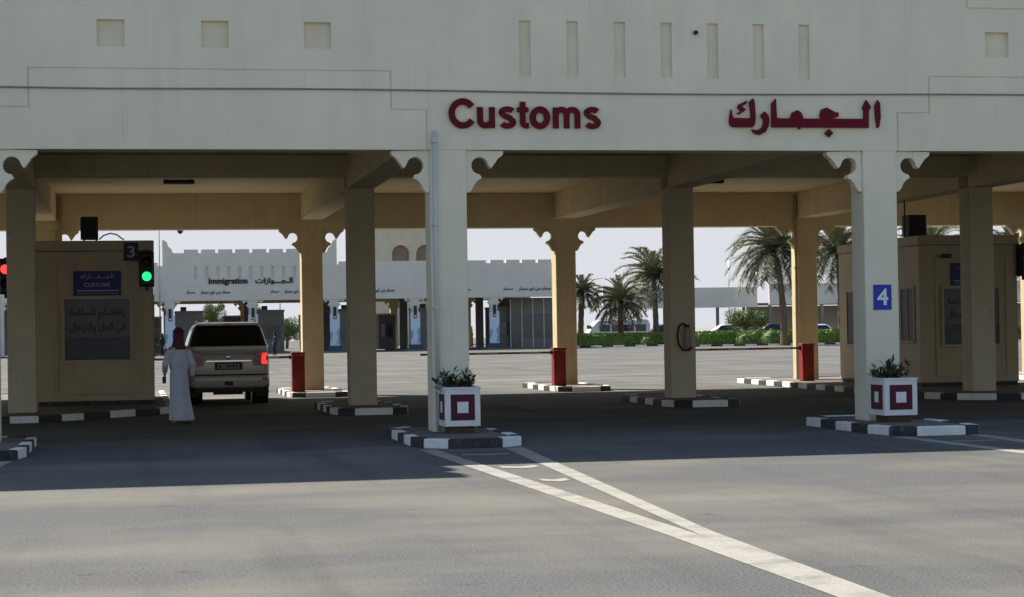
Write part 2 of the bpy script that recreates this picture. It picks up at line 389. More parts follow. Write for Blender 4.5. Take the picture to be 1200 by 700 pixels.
# downpipes on columns
def downpipe(u, v, z0, z1, label, m='pvc_grey', r=.032):
    t = thing('downpipe', label, 'pipe', (u, v, z0))
    MB().tube([(0, 0, 0), (0, 0, z1-z0)], r, 12).build('pipe', m, t, smooth=True)
    for z in [z0+.6+k*1.3 for k in range(int((z1-z0-.5)/1.3)+1)]:
        B(-r-.015, r+.015, -r-.006, r+.05, z-z0, z-z0+.04).build('pipe_clip', m, t)
downpipe(UR(0)-CS+.07, V1-.055, KH, 4.62+.2, 'grey downpipe fixed to the front corner of the column under the English lettering')
downpipe(UR(2)-CS-.07, V3-.055, KH, 5.45, 'cream downpipe beside the far column behind the rightmost red barrier cabinet', 'booth_cream', .05)
downpipe(UR(-1)+.12, V3-.055, KH, 5.45, 'cream downpipe rising behind the green-light booth', 'booth_cream', .05)
# cable along the facade
pts = []
for k in range(60):
    u = U0_+.5 + (U1_-U0_-1)*k/59; pts.append((u, V1-.02, 5.445 + .018*math.sin(u*.55) + (.03 if u < 0 else 0)*min(1, -u/2 if u < 0 else 0)))
tag(MB().tube(pts, .014, 6).build('wall_cable', 'cable', smooth=True), 'long grey cable clipped across the facade above the red lettering', 'cable')
# red lettering
sg = thing('english_sign', 'dark red raised letters reading Customs on the white facade', 'sign lettering', (4.92, V1, 4.875))
def ell(cx, cy, rx, ry, a0, a1, n=20): return [(cx+rx*math.cos(R(a0+(a1-a0)*k/n)), cy-ry*math.sin(R(a0+(a1-a0)*k/n))) for k in range(n+1)]
def stroke(mb, pts, hw, d, closed=False):
    P = [Vector(((x-62)*.00231, (262-y)*.00236)) for x, y in pts]; n = len(P); a = []; b = []
    for k in range(n):
        p0, p1 = (P[k-1], P[(k+1) % n]) if closed else (P[max(k-1, 0)], P[min(k+1, n-1)])
        t = (p1-p0).normalized(); nn = Vector((-t.y, t.x))*hw; a.append(P[k]+nn); b.append(P[k]-nn)
    vs_ = [(q.x, y, q.y) for y in (-.004, -.055-d) for q in a+b]; fs = []
    m = n if closed else n-1
    for k in range(m):
        j = (k+1) % n
        fs += [(k, j, n+j, n+k), (2*n+k, 3*n+k, 3*n+j, 2*n+j), (k, 2*n+k, 2*n+j, j), (n+k, n+j, 3*n+j, 3*n+k)]
    if not closed: fs += [(0, n, 3*n, 2*n), (n-1, 3*n-1, 4*n-1, 2*n-1)]
    mb.add(vs_, fs)
HW = .049
def S_(x): return ell(x, 158, 40, 21, 22, 200, 12) + [(x-22, 181), (x, 190), (x+22, 197)] + [(x-ax+x, ay) for ax, ay in []] + ell(x+2, 226, 40, 24, 55, -160, 14)
LET = [[(ell(156, 168, 76, 80, 35, 325, 28), HW)],
       [([(275, 125), (275, 215)] + ell(311, 215, 36, 33, 180, 340, 10) , HW*.93), ([(357, 125), (357, 264)], HW*.93)],
       [(S_(463), HW*.86)],
       [([(571, 88), (571, 225), (576, 242), (590, 248), (612, 247)], HW*.9), ([(531, 141), (610, 141)], HW*.72)],
       [(ell(690, 194, 50, 56, 0, 345, 24), HW, True)],
       [([(801, 125), (801, 264)], HW*.93), ([(801, 172)] + ell(840, 172, 37, 34, 175, 0, 10) + [(877, 264)], HW*.9), ([(877, 172)] + ell(915, 172, 38, 34, 175, 0, 10) + [(953, 264)], HW*.9)],
       [(S_(1057), HW*.86)]]
for L_ in LET:
    lb = MB()
    for k, st in enumerate(L_): stroke(lb, st[0], st[1], .0015*k, len(st) > 2)
    lb.build('letter', 'maroon', sg)
sa = thing('arabic_sign', 'dark red raised Arabic word for customs on the white facade', 'sign lettering', (9.48, V1, 4.83))
def az(pts): return [((x/6+845-854)*.01452, (155-(y/6+105))*.01403) for x, y in pts]
AR = [[(1100, 75), (1115, 100), (1118, 200), (1106, 262), (1094, 272), (1083, 200), (1079, 112)],
      [(1018, 75), (1050, 125), (1034, 150), (1032, 270), (575, 270), (560, 264), (543, 284), (525, 266), (500, 269), (350, 270), (349, 104), (380, 70), (385, 206), (478, 208), (494, 166), (530, 150), (556, 166), (572, 208), (702, 208), (686, 190), (700, 145), (735, 130), (800, 165), (820, 163), (818, 192), (770, 208), (998, 208), (1000, 152), (990, 128)],
      [(750, 280), (780, 308), (750, 337), (720, 308)],
      [(300, 160), (326, 186), (331, 222), (328, 258), (303, 303), (265, 322), (225, 312), (208, 285), (250, 291), (280, 272), (292, 238), (290, 215), (270, 190)],
      [(222, 70), (232, 100), (237, 210), (232, 245), (216, 270), (78, 270), (58, 256), (54, 230), (58, 190), (70, 145), (74, 180), (82, 206), (195, 208), (205, 196), (203, 160), (195, 95)],
      [(178, 85), (174, 108), (142, 124), (171, 150), (122, 183), (107, 175), (136, 158), (111, 136), (121, 113), (150, 100)]]
for pl in AR: MB().prism(az(pl), -.06, -.004).build('letter', 'maroon', sa)
# dome cameras under the soffit, lamp fittings
def dome_camera(loc, label):
    t = thing('dome_camera', label, 'camera', loc)
    MB().loft([[(r*math.cos(a), r*math.sin(a), z) for a in [2*math.pi*k/14 for k in range(14)]] for r, z in ((.09, 0), (.095, -.05), (.085, -.07))]).build('housing', 'planter_white', t, smooth=True)
    MB().ball((0, 0, -.07), (.075, .075, .08)).build('lens_dome', 'black', t, smooth=True)
dome_camera((8.55, V1+.9, 4.78), 'white dome camera hanging under the facade edge between the two red words'); 
B(-.02, .02, -.02, .02, 0, .75).build('bracket', 'planter_white', bpy.data.objects['dome_camera'])
dome_camera((1.33, V3-.18, 4.575), 'small dark dome camera under the far lintel above the silver car')
for u, lb in ((1.14, 'dark ceiling light fitting over the lane with the silver car'), (14.05, 'dark ceiling light fitting between the two right lanes')):
    t = thing('ceiling_light', lb, 'ceiling light', (u, 46.4, 5.53))
    B(-.36, .36, -.14, .14, -.30, -.20).build('housing', 'light_box', t, bevel=.01)
    for dx in (-.25, .25): MB().tube([(dx, 0, -.21), (dx, 0, 0)], .012, 6).build('rod', 'light_box', t)
tag(MB().tube([(8.95, V1-.05, 6.42), (8.95, V1+.01, 6.42)], .035, 10).build('wall_fixing', 'black'), 'small black round fixing on the facade beside the slots', 'fixing')
# number four plate
t = thing('number_plate', 'blue square plate with a white 4 on the front column', 'sign', (11.89, V1, 1.93))
B(0, .31, -.012, .004, 0, .41).build('plate', 'sign_blue', t, bevel=.004)
text('numeral', '4', .06, -.0125, .075, .19, 'sign_white', t, .004, .02, .27)

# ------------------------------------------------------------------ planters
def leaf(mb, base, d, up, L, wd, mi):
    d = d.normalized(); s = d.cross(up).normalized()*wd
    n = s.cross(d).normalized()
    p = [base, base+d*L*.5+s+n*.06*L, base+d*L, base+d*L*.5-s+n*.06*L]
    mb.add(p, [(0, 1, 2, 3)], mi)
def planter(u0, v0, wd, dp, label, plabel):
    t = thing('planter_box', label, 'planter', (u0, v0, KH-.015))
    zb, zt = .115, .68
    b = MB(); th = .045
    b.box(0, wd, 0, dp, zb, zb+.05); b.box(0, wd, 0, th, zb+.05, zt); b.box(0, wd, dp-th, dp, zb+.05, zt); b.box(0, th, th, dp-th, zb+.05, zt); b.box(wd-th, wd, th, dp-th, zb+.05, zt)
    b.build('box', 'planter_white', t)
    B(-.012, wd+.012, -.012, .03, zt+.001, zt+.03).build('rim', 'planter_white', t)
    B(-.012, wd+.012, dp-.03, dp+.012, zt+.001, zt+.03).build('rim', 'planter_white', t)
    B(-.012, .03, .031, dp-.031, zt+.001, zt+.03).build('rim', 'planter_white', t); B(wd-.03, wd+.012, .031, dp-.031, zt+.001, zt+.03).build('rim', 'planter_white', t)
    B(.08, wd-.08, .08, dp-.08, 0, zb).build('foot', 'soil', t)
    B(th, wd-th, th, dp-th, zt-.12, zt-.06).build('soil', 'soil', t)
    def emblem(face):
        a, h = wd if face == 'f' else dp, zt-zb
        m = .085; w2 = a-2*m; z0, z1 = zb+.09, zt-.08
        def q(x0, x1, c0, c1, y, mm, nm):
            if face == 'f': B(x0, x1, -y, .002, c0, c1).build(nm, mm, t)
            else: B(-y, .002, x0, x1, c0, c1).build(nm, mm, t)
        q(m, a-m, z0, z1, .006, 'planter_maroon', 'maroon_square')
        q(a/2-.085, a/2+.085, (z0+z1)/2-.085, (z0+z1)/2+.085, .010, 'planter_white', 'white_square')
    emblem('f'); emblem('l')
    p = thing('planter_plant', plabel, 'plant', (u0+wd/2, v0+dp/2, KH+zt-.08))
    mb = MB(); st = MB(); fl = MB()
    for k in range(28):
        x, y = random.uniform(-.42, .26)*wd*1.7, random.uniform(-.3, .3)*dp*1.4
        h = random.uniform(.12, .36); lean = Vector((random.uniform(-.4, .4)+x*.8, random.uniform(-.3, .3), 1)).normalized()
        b0 = Vector((x*.7, y*.7, 0)); tp = b0+lean*h
        st.tube([b0, tp], [.006, .003], 5)
        for j in range(9):
            q = b0.lerp(tp, random.uniform(.25, 1)); d = Vector((random.uniform(-1, 1), random.uniform(-1, 1), random.uniform(-.1, .9)))
            leaf(mb, q, d, Vector((0, 0, 1.01)), random.uniform(.09, .18), random.uniform(.02, .036), 0 if random.random() < .7 else 1)
        if random.random() < .35:
            for j in range(5):
                d = Vector((random.uniform(-1, 1), random.uniform(-1, 1), .4)); leaf(fl, tp, d, Vector((0, 0, 1.01)), .04, .018, 0)
    st.build('stems', 'leaf_dark', p); tag(mb.build('leaves', ['leaf_dark', 'leaf_purple'], p, fix=False), kind='stuff'); tag(fl.build('petals', 'petal', p, fix=False), kind='stuff')
planter(UR(0)-.52, 29.35, .54, .66, 'white planter box with maroon square in front of the column by the English sign', 'low reddish-green flowering plant growing in the planter below the English sign')
planter(UR(1)-.60, 29.35, .55, .66, 'white planter box with two maroon squares in front of the column numbered 4', 'bushy green plant growing in the planter under the number 4')

# ------------------------------------------------------------------ traffic lights
def traffic_light(loc, lit, label, rz=0):
    t = thing('traffic_light', label, 'traffic light', loc, rz=rz)
    B(-.14, .14, 0, .16, 0, .72).build('housing', 'black_plastic', t, bevel=.02)
    B(-.17, .17, .161, .175, -.03, .78).build('backplate', 'black', t)
    B(-.03, .03, .03, .12, .725, .80).build('top_mount', 'black', t); B(-.03, .03, .03, .12, -.12, -.005).build('bottom_mount', 'black', t)
    for k, z in enumerate((.53, .20)):
        on = (lit == 'red' and k == 0) or (lit == 'green' and k == 1)
        m = ('red_lamp' if k == 0 else 'green_lamp') if on else 'lamp_off'
        rings = [[(r*math.cos(a), y, z+r*math.sin(a)) for a in [2*math.pi*i/20 for i in range(20)]] for r, y in ((.105, .02), (.105, -.012), (.07, -.03), (.01, -.036))]
        MB().loft(rings).build('lamp', m, t, smooth=True)
        vis = []
        for r in (.125, .115):
            for y in (-.001, -.16):
                vis.append([(r*math.cos(a), y, z+r*math.sin(a)) for a in [R(-20+220*i/14) for i in range(15)]])
        vb = MB(); v_ = [p for q in vis for p in q]; n = 15; fs = []
        for i in range(n-1): fs += [(i, i+1, n+i+1, n+i), (2*n+i, 3*n+i, 3*n+i+1, 2*n+i+1), (n+i, n+i+1, 3*n+i+1, 3*n+i)]
        vb.add(v_, fs).build('visor', 'black_plastic', t)
    return t

# ------------------------------------------------------------------ customs booths
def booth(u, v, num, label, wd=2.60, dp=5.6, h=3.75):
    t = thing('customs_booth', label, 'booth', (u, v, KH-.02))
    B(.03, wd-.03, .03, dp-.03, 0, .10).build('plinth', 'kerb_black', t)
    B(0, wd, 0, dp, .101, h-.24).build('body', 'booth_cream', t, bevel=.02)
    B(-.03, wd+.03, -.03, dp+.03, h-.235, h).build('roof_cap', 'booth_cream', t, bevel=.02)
    # front frame battens
    for x0, x1, z0, z1 in ((.40, .46, .25, 3.2), (2.26, 2.32, .25, 3.2), (.461, 2.259, 3.14, 3.2), (.461, 2.259, .25, .31)):
        B(x0, x1, -.03, .005, z0, z1).build('trim', 'booth_cream', t, bevel=.006)
    # notice window
    f = MB(); a, b, c, d = .62, 2.07, 1.04, 2.42
    f.box(a-.07, b+.07, -.05, .004, c-.07, c); f.box(a-.07, b+.07, -.05, .004, d, d+.07); f.box(a-.07, a, -.05, .004, c+.001, d-.001); f.box(b, b+.07, -.05, .004, c+.001, d-.001)
    wn = f.build('notice_window', 'booth_cream', t, bevel=.006)
    B(a+.001, b-.001, -.012, .002, c+.52, d-.001).build('pane', 'board_grey', wn)
    B(a+.001, b-.001, -.012, .002, c+.001, c+.519).build('pane', 'board_sea', wn)
    text('lettering', arabic('رافقتكم السلامة'), a+.10, -.0125, c+.92, b-a-.2, 'black', wn, .004, .012, .27)
    text('lettering', arabic('في الحل والترحال'), a+.10, -.0125, c+.58, b-a-.2, 'black', wn, .004, .012, .27)
    # blue sign
    sb = B(.82, 1.88, -.03, .004, 2.50, 3.06).build('sign_board', 'booth_sign', t, bevel=.005)
    text('lettering', arabic('الجـــمـــارك'), .98, -.031, 2.87, .74, 'sign_pale', sb, .004, .005, .13)
    text('lettering', 'CUSTOMS', 1.06, -.031, 2.70, .58, 'sign_pale', sb, .004, .008)
    B(.90, 1.82, -.034, -.0305, 2.60, 2.625).build('sign_line', 'sign_pale', sb); B(.90, 1.82, -.034, -.0305, 2.545, 2.555).build('sign_line', 'sign_pale', sb)
    if num:
        pl = B(1.95, 2.28, -.045, .002-.03, 3.28, 3.70).build('number_board', 'sign_navy', t, bevel=.004)
        text('numeral', num, 2.03, -.0455, 3.36, .17, 'sign_pale', pl, .004, .012, .26)
    # side windows and door on both long sides
    for s, x in ((-1, 0), (1, wd)):
        for y0, y1, z0, z1, nm in ((.35, 1.15, 1.15, 2.45, 'window'), (3.3, 4.95, 1.05, 2.45, 'window'), (1.75, 2.65, .12, 2.35, 'door')):
            fx0, fx1 = (x-.03, x+.004) if s < 0 else (x-.004, x+.03)
            f = MB(); f.box(fx0, fx1, y0-.06, y1+.06, z1, z1+.06); f.box(fx0, fx1, y0-.06, y0, z0, z1-.001); f.box(fx0, fx1, y1, y1+.06, z0, z1-.001)
            if nm == 'window': f.box(fx0-.03 if s < 0 else fx0, fx1 if s < 0 else fx1+.03, y0-.06, y1+.06, z0-.06, z0-.001)
            o = f.build(nm, 'booth_cream', t, bevel=.005)
            px0, px1 = (x-.012, x+.002) if s < 0 else (x-.002, x+.012)
            if nm == 'window':
                B(px0, px1, y0+.001, y1-.001, z0+.001, z1-.001).build('pane', 'booth_glass', o)
                B(fx0+.004, fx1-.004, (y0+y1)/2-.02, (y0+y1)/2+.02, z0+.001, z1-.001).build('mullion', 'booth_cream', o)
            else:
                B(px0, px1, y0+.001, y1-.001, z0+.001, z1-.001).build('door_leaf', 'booth_cream', o)
                B(fx0-.02 if s < 0 else fx1, fx0 if s < 0 else fx1+.02, y1-.14, y1-.1, 1.05, 1.2).build('handle', 'steel', o)
    return t
BU3, BU4 = -2.10, 19.12
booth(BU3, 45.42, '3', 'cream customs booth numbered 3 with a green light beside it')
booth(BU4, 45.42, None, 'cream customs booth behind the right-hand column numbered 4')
traffic_light((BU3+2.46, 45.20, 2.84), 'green', 'traffic light showing green on the booth numbered 3')
traffic_light((BU3-.66, 45.20, 2.70), 'red', 'traffic light showing red at the left edge beside the booth numbered 3')
B(-.03, .5, .06, .12, .30, .36).build('arm', 'black', bpy.data.objects['traffic_light.001']).location.x = .15
traffic_light((BU4+2.78, 45.28, 2.86), None, 'unlit black traffic light on the right corner of the right-hand booth', R(35))
def roof_box(u, v, wd, dp, h, label, pole=False):
    t = thing('roof_box', label, 'equipment box', (u, v, KH+3.73))
    B(-wd/2, wd/2, 0, dp, .04, h).build('housing', 'black_plastic', t, bevel=.015)
    B(-wd/2-.03, -wd/2, -.05, dp*.6, .04, h-.02).build('side_panel', 'light_box', t)
    for x in (-wd/2+.04, wd/2-.04): B(x-.02, x+.02, .05, dp-.05, 0, .04).build('foot', 'black', t)
    B(-wd/2+.05, wd/2-.05, -.012, .002, .10, h-.06).build('front_grille', 'black', t)
    if pole: MB().tube([(-wd/2-.08, .1, 0), (-wd/2-.08, .1, 1.65)], .02, 8).build('pole', 'cable_black', t)
roof_box(BU3+1.20, 45.6, .36, .4, .56, 'dark equipment box on the roof of the booth numbered 3')
roof_box(BU4+.32, 46.2, .46, .5, .56, 'black equipment box with a pole on the right-hand booth roof', True)
tag(MB().tube([(BU3+1.4+x, 45.7, KH+3.74+z) for x, z in ((0, .03), (.1, .12), (.25, .17), (.4, .14), (.5, .06), (.56, .02))], .018, 6).build('roof_cable', 'cable_black', smooth=True), 'looped black cable on the roof of the booth numbered 3', 'cable')
t = thing('booth_camera', 'small dark camera on the front of the right-hand booth above its blue sign', 'camera', (BU4+.65, 45.4, 3.35))
B(-.02, .02, -.12, .02, -.02, .02).build('arm', 'black', t); B(-.1, .1, -.24, -.10, -.05, .05).build('housing', 'black_plastic', t, bevel=.01)
# speaker / hose box on the middle column
t = thing('fire_extinguisher', 'dark extinguisher-like bottle with a looped hose hung on the middle cream column', 'extinguisher', (UR(1)-.22, V2-.09, 1.22))
MB().loft([[(r*math.cos(a), r*math.sin(a), z) for a in [2*math.pi*k/14 for k in range(14)]] for r, z in ((.05, 0), (.08, .03), (.085, .36), (.06, .44), (.03, .47))]).build('bottle', 'bottle_grey', t, smooth=True)
B(-.04, .04, -.03, .05, .47, .53).build('valve', 'black', t)
MB().tube([(0, 0, .5), (-.1, -.02, .56), (-.19, -.02, .5), (-.235, -.02, .3), (-.21, -.02, .1), (-.12, -.03, -.03), (.02, -.05, -.04), (.09, -.05, .03)], .022, 8).build('hose', 'cable_black', t, smooth=True)
B(-.06, .10, .06, .092, .05, .50).build('backplate', 'booth_cream', t)

# ------------------------------------------------------------------ barriers
for i, lb in ((0, 'red barrier cabinet beside the far column right of the silver car'), (1, 'red barrier cabinet by the far column between the two red words'), (2, 'red barrier cabinet at the far column left of the right-hand booth')):
    t = thing('barrier', lb, 'barrier', (UR(i)-.82, 52.45, KH-.015), 'red barrier cabinets at the lane exits')
    B(-.17, .17, -.17, .17, 0, .98).build('cabinet', 'red_paint', t, bevel=.02)
    B(-.185, .185, -.185, .185, .985, 1.06).build('lid', 'red_paint', t, bevel=.015)
    B(-.13, .13, -.178, -.169, .12, .85).build('door', 'red_paint', t, bevel=.004)
    MB().tube([(-.18, -.03, .93), (-.24, -.03, .93)], .05, 12).build('hub', 'black', t)
    arm = B(-3.6, .02, -.12, -.085, .90, .96)
    arm.v = [(x-.24, y+.09, z) for x, y, z in arm.v]
    a = arm.build('boom', 'boom_red', t)
    for k in range(3): B(-3.5+k*1.2, -2.9+k*1.2, -.033, .008, .897, .963).build('stripe', 'boom_white', a)
    B(.171, .178, -.03, .03, .55, .62).build('lock', 'black', t)

# ------------------------------------------------------------------ car lofts
def rrect(y0, y1, hw, z, r, n=5):
    pts = []
    r = min(r, hw*.95, (y1-y0)/2*.95)
    for cx, cy, a0 in ((hw-r, y0+r, -90), (hw-r, y1-r, 0), (-hw+r, y1-r, 90), (-hw+r, y0+r, 180)):
        for k in range(n+1):
            a = R(a0+90*k/n); pts.append((cx+r*math.cos(a), cy+r*math.sin(a), z))
    return pts
def wheel(t, x, y, r, wd, side):
    def rg(rr, xx): return [(xx, y+rr*math.cos(a), r+rr*math.sin(a)) for a in [2*math.pi*k/24 for k in range(24)]]
    h = wd/2
    o = MB().loft([rg(r*.62, x-h), rg(r*.95, x-h), rg(r, x-h*.75), rg(r, x+h*.75), rg(r*.95, x+h), rg(r*.62, x+h)]).build('wheel', 'rubber', t, smooth=False)
    rim = MB().loft([rg(r*.60, x+side*(h-.02)), rg(r*.60, x+side*(h+.004)), rg(r*.2, x+side*(h-.02))]).build('rim', 'steel', o)
    for k in range(5):
        a = 2*math.pi*k/5; d = (math.cos(a), math.sin(a)); xx = x+side*(h+.006)
        MB().tube([(xx, y+d[0]*r*.1, r+d[1]*r*.1), (xx, y+d[0]*r*.57, r+d[1]*r*.57)], [.035, .03], 6).build('spoke', 'steel', o)
def suv(loc, paint, label, detailed=True):
    t = thing('silver_suv', label, 'car', loc)
    low = [(.46, .10, 4.80, .90, .2), (.60, .03, 4.90, .97, .22), (.85, .0, 4.93, .985, .22), (1.05, .01, 4.9, .985, .22), (1.16, .03, 4.85, .972, .22), (1.22, .06, 4.75, .955, .22), (1.24, .10, 4.55, .92, .2)]
    MB().loft([rrect(a, b, h, z, r) for z, a, b, h, r in low]).build('body', paint, t, smooth=True, bevel=0)
    cab = [(1.20, .045, 3.75, .965, .2), (1.40, .06, 3.55, .955, .2), (1.46, .085, 3.42, .935, .2), (1.62, .16, 3.16, .89, .2), (1.80, .26, 2.9, .835, .2), (1.90, .35, 2.7, .79, .22), (1.95, .46, 2.55, .74, .24), (1.975, .7, 2.3, .62, .2)]
    MB().loft([rrect(a, b, h, z, r) for z, a, b, h, r in cab]).build('cabin', paint, t, smooth=True)
    def cv(z, k):
        for a, b in zip(cab, cab[1:]):
            if a[0] <= z <= b[0]: f = (z-a[0])/(b[0]-a[0]); return a[k]+(b[k]-a[k])*f
    # rear window
    rows = [1.41, 1.5, 1.62, 1.72, 1.82, 1.90]; g = []
    for z in rows:
        H_ = cv(z, 3); hw = H_-.035; row = []
        for x in [-1, -.97, -.93, -.87, -.8, -.5, 0, .5, .8, .87, .93, .97, 1]:
            e = max(0, abs(hw*x)-(H_-.2)); row.append((hw*x, cv(z, 1)-.012+.2-math.sqrt(max(0, .04-e*e)), z))
        g.append(row)
    n = 13; m = MB().add([p for r in g for p in r], [(k*n+i, k*n+i+1, (k+1)*n+i+1, (k+1)*n+i) for k in range(len(g)-1) for i in range(n-1)])
    m.build('rear_window', 'glass_dark', t, smooth=True)
    for s in (-1, 1):                                   # side windows
        for y0, y1 in ((.45, 1.05), (1.12, 2.0), (2.08, 2.95)):
            pts = []
            for z in (1.44, 1.62, 1.86):
                lim = min(y1, cv(z, 2)-.18); y0z = max(y0, cv(z, 1)+.2)
                pts.append([(s*(cv(z, 3)+.008), y, z) for y in (y0z, max(y0z+.05, lim))])
            MB().add([p for r in pts for p in r], [(0, 1, 3, 2), (2, 3, 5, 4)]).build('side_window', 'glass_dark', t)
        for y in (1.08, 2.04): B(s*.984-.006, s*.984+.006, y-.003, y+.003, .62, 1.2).build('door_seam', 'black', t)
        for y in (1.2, 2.15): MB().tube([(s*.99, y, 1.08), (s*1.01, y+.09, 1.09), (s*.99, y+.18, 1.08)], .013, 6).build('door_handle', 'chrome', t)
        # mirrors, roof rails
        m = MB().ball((s*1.07, 3.05, 1.38), (.11, .07, .09)); m.build('mirror', paint, t, smooth=True)
        MB().tube([(s*.66, .62, 1.965), (s*.70, .8, 2.015), (s*.70, 2.2, 2.015), (s*.66, 2.4, 1.965)], .02, 8).build('roof_rail', 'steel', t, smooth=True)
        # tail lamps
        lit = s > 0
        tl = MB().loft([[(s*x, y, z) for x, z in ((.60, .95), (.60, 1.06), (.66, 1.22), (.74, 1.27), (.93, 1.27), (.95, 1.2), (.95, 1.0), (.92, .93), (.70, .93))] for y in (.06, -.012, -.026)]).build('tail_lamp', 'tail_red', t)
        MB().loft([[(s*x, y, z) for x, z in ((.80, .97), (.79, 1.03), (.80, 1.18), (.82, 1.23), (.92, 1.23), (.93, 1.18), (.89, 1.14), (.89, 1.07), (.93, 1.03), (.92, .97))] for y in (-.01, -.034)]).build('lens', 'tail_lit' if lit else 'tail_red', tl)
        B(s*.86-.06, s*.86+.06, -.06, -.028, .58, .66).build('reflector', 'tail_red', t)
        # wheel arches + wheels + flaps
        for y in (1.05, 3.85):
            ar = [(s*(.988), y+.47*math.cos(a), .42+.47*math.sin(a)) for a in [math.pi*k/16 for k in range(17)]]
            MB().tube(ar, .028, 6).build('wheel_arch', paint, t, smooth=True)
            MB().loft([[(s*xx, y+.45*math.cos(a), .40+.45*math.sin(a)) for a in [2*math.pi*k/24 for k in range(24)]] for xx in (.6, .9895)]).build('wheel_well', 'black', t)
            wheel(t, s*.85, y, .40, .28, s)
        B(s*.83-.14, s*.83+.14, .52, .55, .18, .5).build('mud_flap', 'black', t)
        MB().loft([rrect(4.72, 4.9, .14, z, .05) for z in (.85, 1.05)]).build('headlamp', 'glass_blue', t).location.x = s*.76
    # bumper, chrome, plate, spoiler
    bp = [(.40, .06, .7, .86, .2), (.46, -.03, .7, .94, .2), (.60, -.055, .7, .985, .2), (.68, -.05, .7, .985, .2), (.705, .0, .6, .97, .2)]
    MB().loft([rrect(a, b, h, z, r) for z, a, b, h, r in bp]).build('rear_bumper', paint, t, smooth=True)
    B(-.93, .93, -.015, .01, .706, .735).build('bumper_gap', 'black', t)
    B(-.10, .10, -.075, -.04, .47, .56).build('tow_cover', 'black', t, bevel=.01)
    B(-.80, .80, .1, 4.5, .30, .47).build('underbody', 'black', t); B(-.35, .35, .2, .7, .24, .31).build('silencer', 'black', t); 
    MB().tube([(-.6, 1.05, .36), (.6, 1.05, .36)], .06, 8).build('axle', 'black', t); MB().ball((0, 1.05, .36), .13).build('differential', 'black', t)
    MB().loft([[(x, y, z) for x, z in ((-.56, 1.03), (.56, 1.03), (.53, 1.075), (-.53, 1.075))] for y in (.02, -.024)]).build('chrome_strip', 'chrome', t, bevel=.006)
    pr = B(-.33, .33, -.006, .01, .84, 1.02).build('plate_recess', 'black_plastic', t)
    pl = B(-.26, .26, -.014, -.005, .87, .985).build('number_plate', 'plate_grey', t)
    for k, x in enumerate((-.20, -.02, .05, .12, .19)): B(x-.022, x+.022, -.016, -.0135, .895, .955).build('plate_mark', 'black', pl)
    MB().ball((0, -.008, 1.145), (.07, .012, .045)).build('emblem', 'chrome', t, smooth=True)
    sp = MB().loft([[(x, y, z) for x, y, z in ((-hw, .27, z0), (hw, .27, z0), (hw*.98, .62, z0+.03), (-hw*.98, .62, z0+.03))] for hw, z0 in ((.745, 1.905), (.755, 1.93), (.73, 1.96))]).build('spoiler', paint, t, bevel=.012)
    B(-.10, .10, .262, .30, 1.915, 1.945).build('brake_lamp', 'brake_lit', sp)
    MB().tube([(.1, .12, 1.47), (.35, .13, 1.53)], .008, 6).build('wiper', 'black', t)
    B(-.7, .7, 4.90, 4.95, .72, 1.0).build('grille', 'chrome', t, bevel=.01)
    return t
suv((2.28, 47.35, 0), 'car_silver', 'champagne silver off-road car with its right tail light glowing in the lane')

def far_car(loc, rz, paint, label, kind='car'):
    t = thing({'car': 'parked_car', 'bus': 'minibus', 'truck': 'pickup_truck'}[kind], label, {'car': 'car', 'bus': 'minibus', 'truck': 'truck'}[kind], loc, None, rz)
    if kind == 'bus':
        L_, H, hw = 6.2, 2.5, 1.0
        MB().loft([rrect(a, b, h, z, .25) for z, a, b, h in ((.35, .05, L_-.05, .97), (.6, 0, L_, 1.0), (1.3, .02, L_, 1.0), (1.9, .06, L_-.35, .96), (2.35, .12, L_-.75, .9), (2.5, .3, L_-1.0, .75))]).build('body', paint, t, smooth=True)
        for s in (-1, 1):
            for k in range(4): B(s*.99-.012, s*.99+.012, .5+k*1.2, 1.55+k*1.2, 1.35, 2.02).build('side_window', 'glass_dark', t)
            for y in (1.1, 4.9): wheel(t, s*.86, y, .36, .24, s)
        B(-.8, .8, .03, .06, 1.35, 2.1).build('rear_window', 'glass_dark', t); B(-.85, .85, L_-.25, L_-.2, 1.3, 2.0).build('windscreen', 'glass_dark', t)
        return t
    L_ = 4.7; H = 1.5
    MB().loft([rrect(a, b, h, z, .3) for z, a, b, h in ((.28, .08, L_-.1, .84), (.5, .0, L_, .9), (.75, .0, L_, .91), (.9, .06, L_-.15, .88), (.95, .2, L_-.5, .84))]).build('body', paint, t, smooth=True)
    cc = ((.92, .35, 3.5, .84), (1.2, .75, 3.0, .74), (1.40, 1.1, 2.6, .66), (1.48, 1.4, 2.4, .55))
    MB().loft([rrect(a, b, h, z, .25) for z, a, b, h in cc]).build('cabin', paint, t, smooth=True)
    for s in (-1, 1):
        MB().add([(s*.845, .75, .96), (s*.845, 3.1, .96), (s*.69, 2.65, 1.36), (s*.69, 1.2, 1.36)], [(0, 1, 2, 3)]).build('side_window', 'glass_dark', t)
        for y in (.9, 3.75): wheel(t, s*.80, y, .32, .22, s)
        B(s*.65-.16, s*.65+.16, L_-.03, L_+.01, .62, .76).build('headlamp', 'sign_white', t); B(s*.7-.14, s*.7+.14, -.01, .03, .66, .8).build('tail_lamp', 'tail_red', t)
    return t

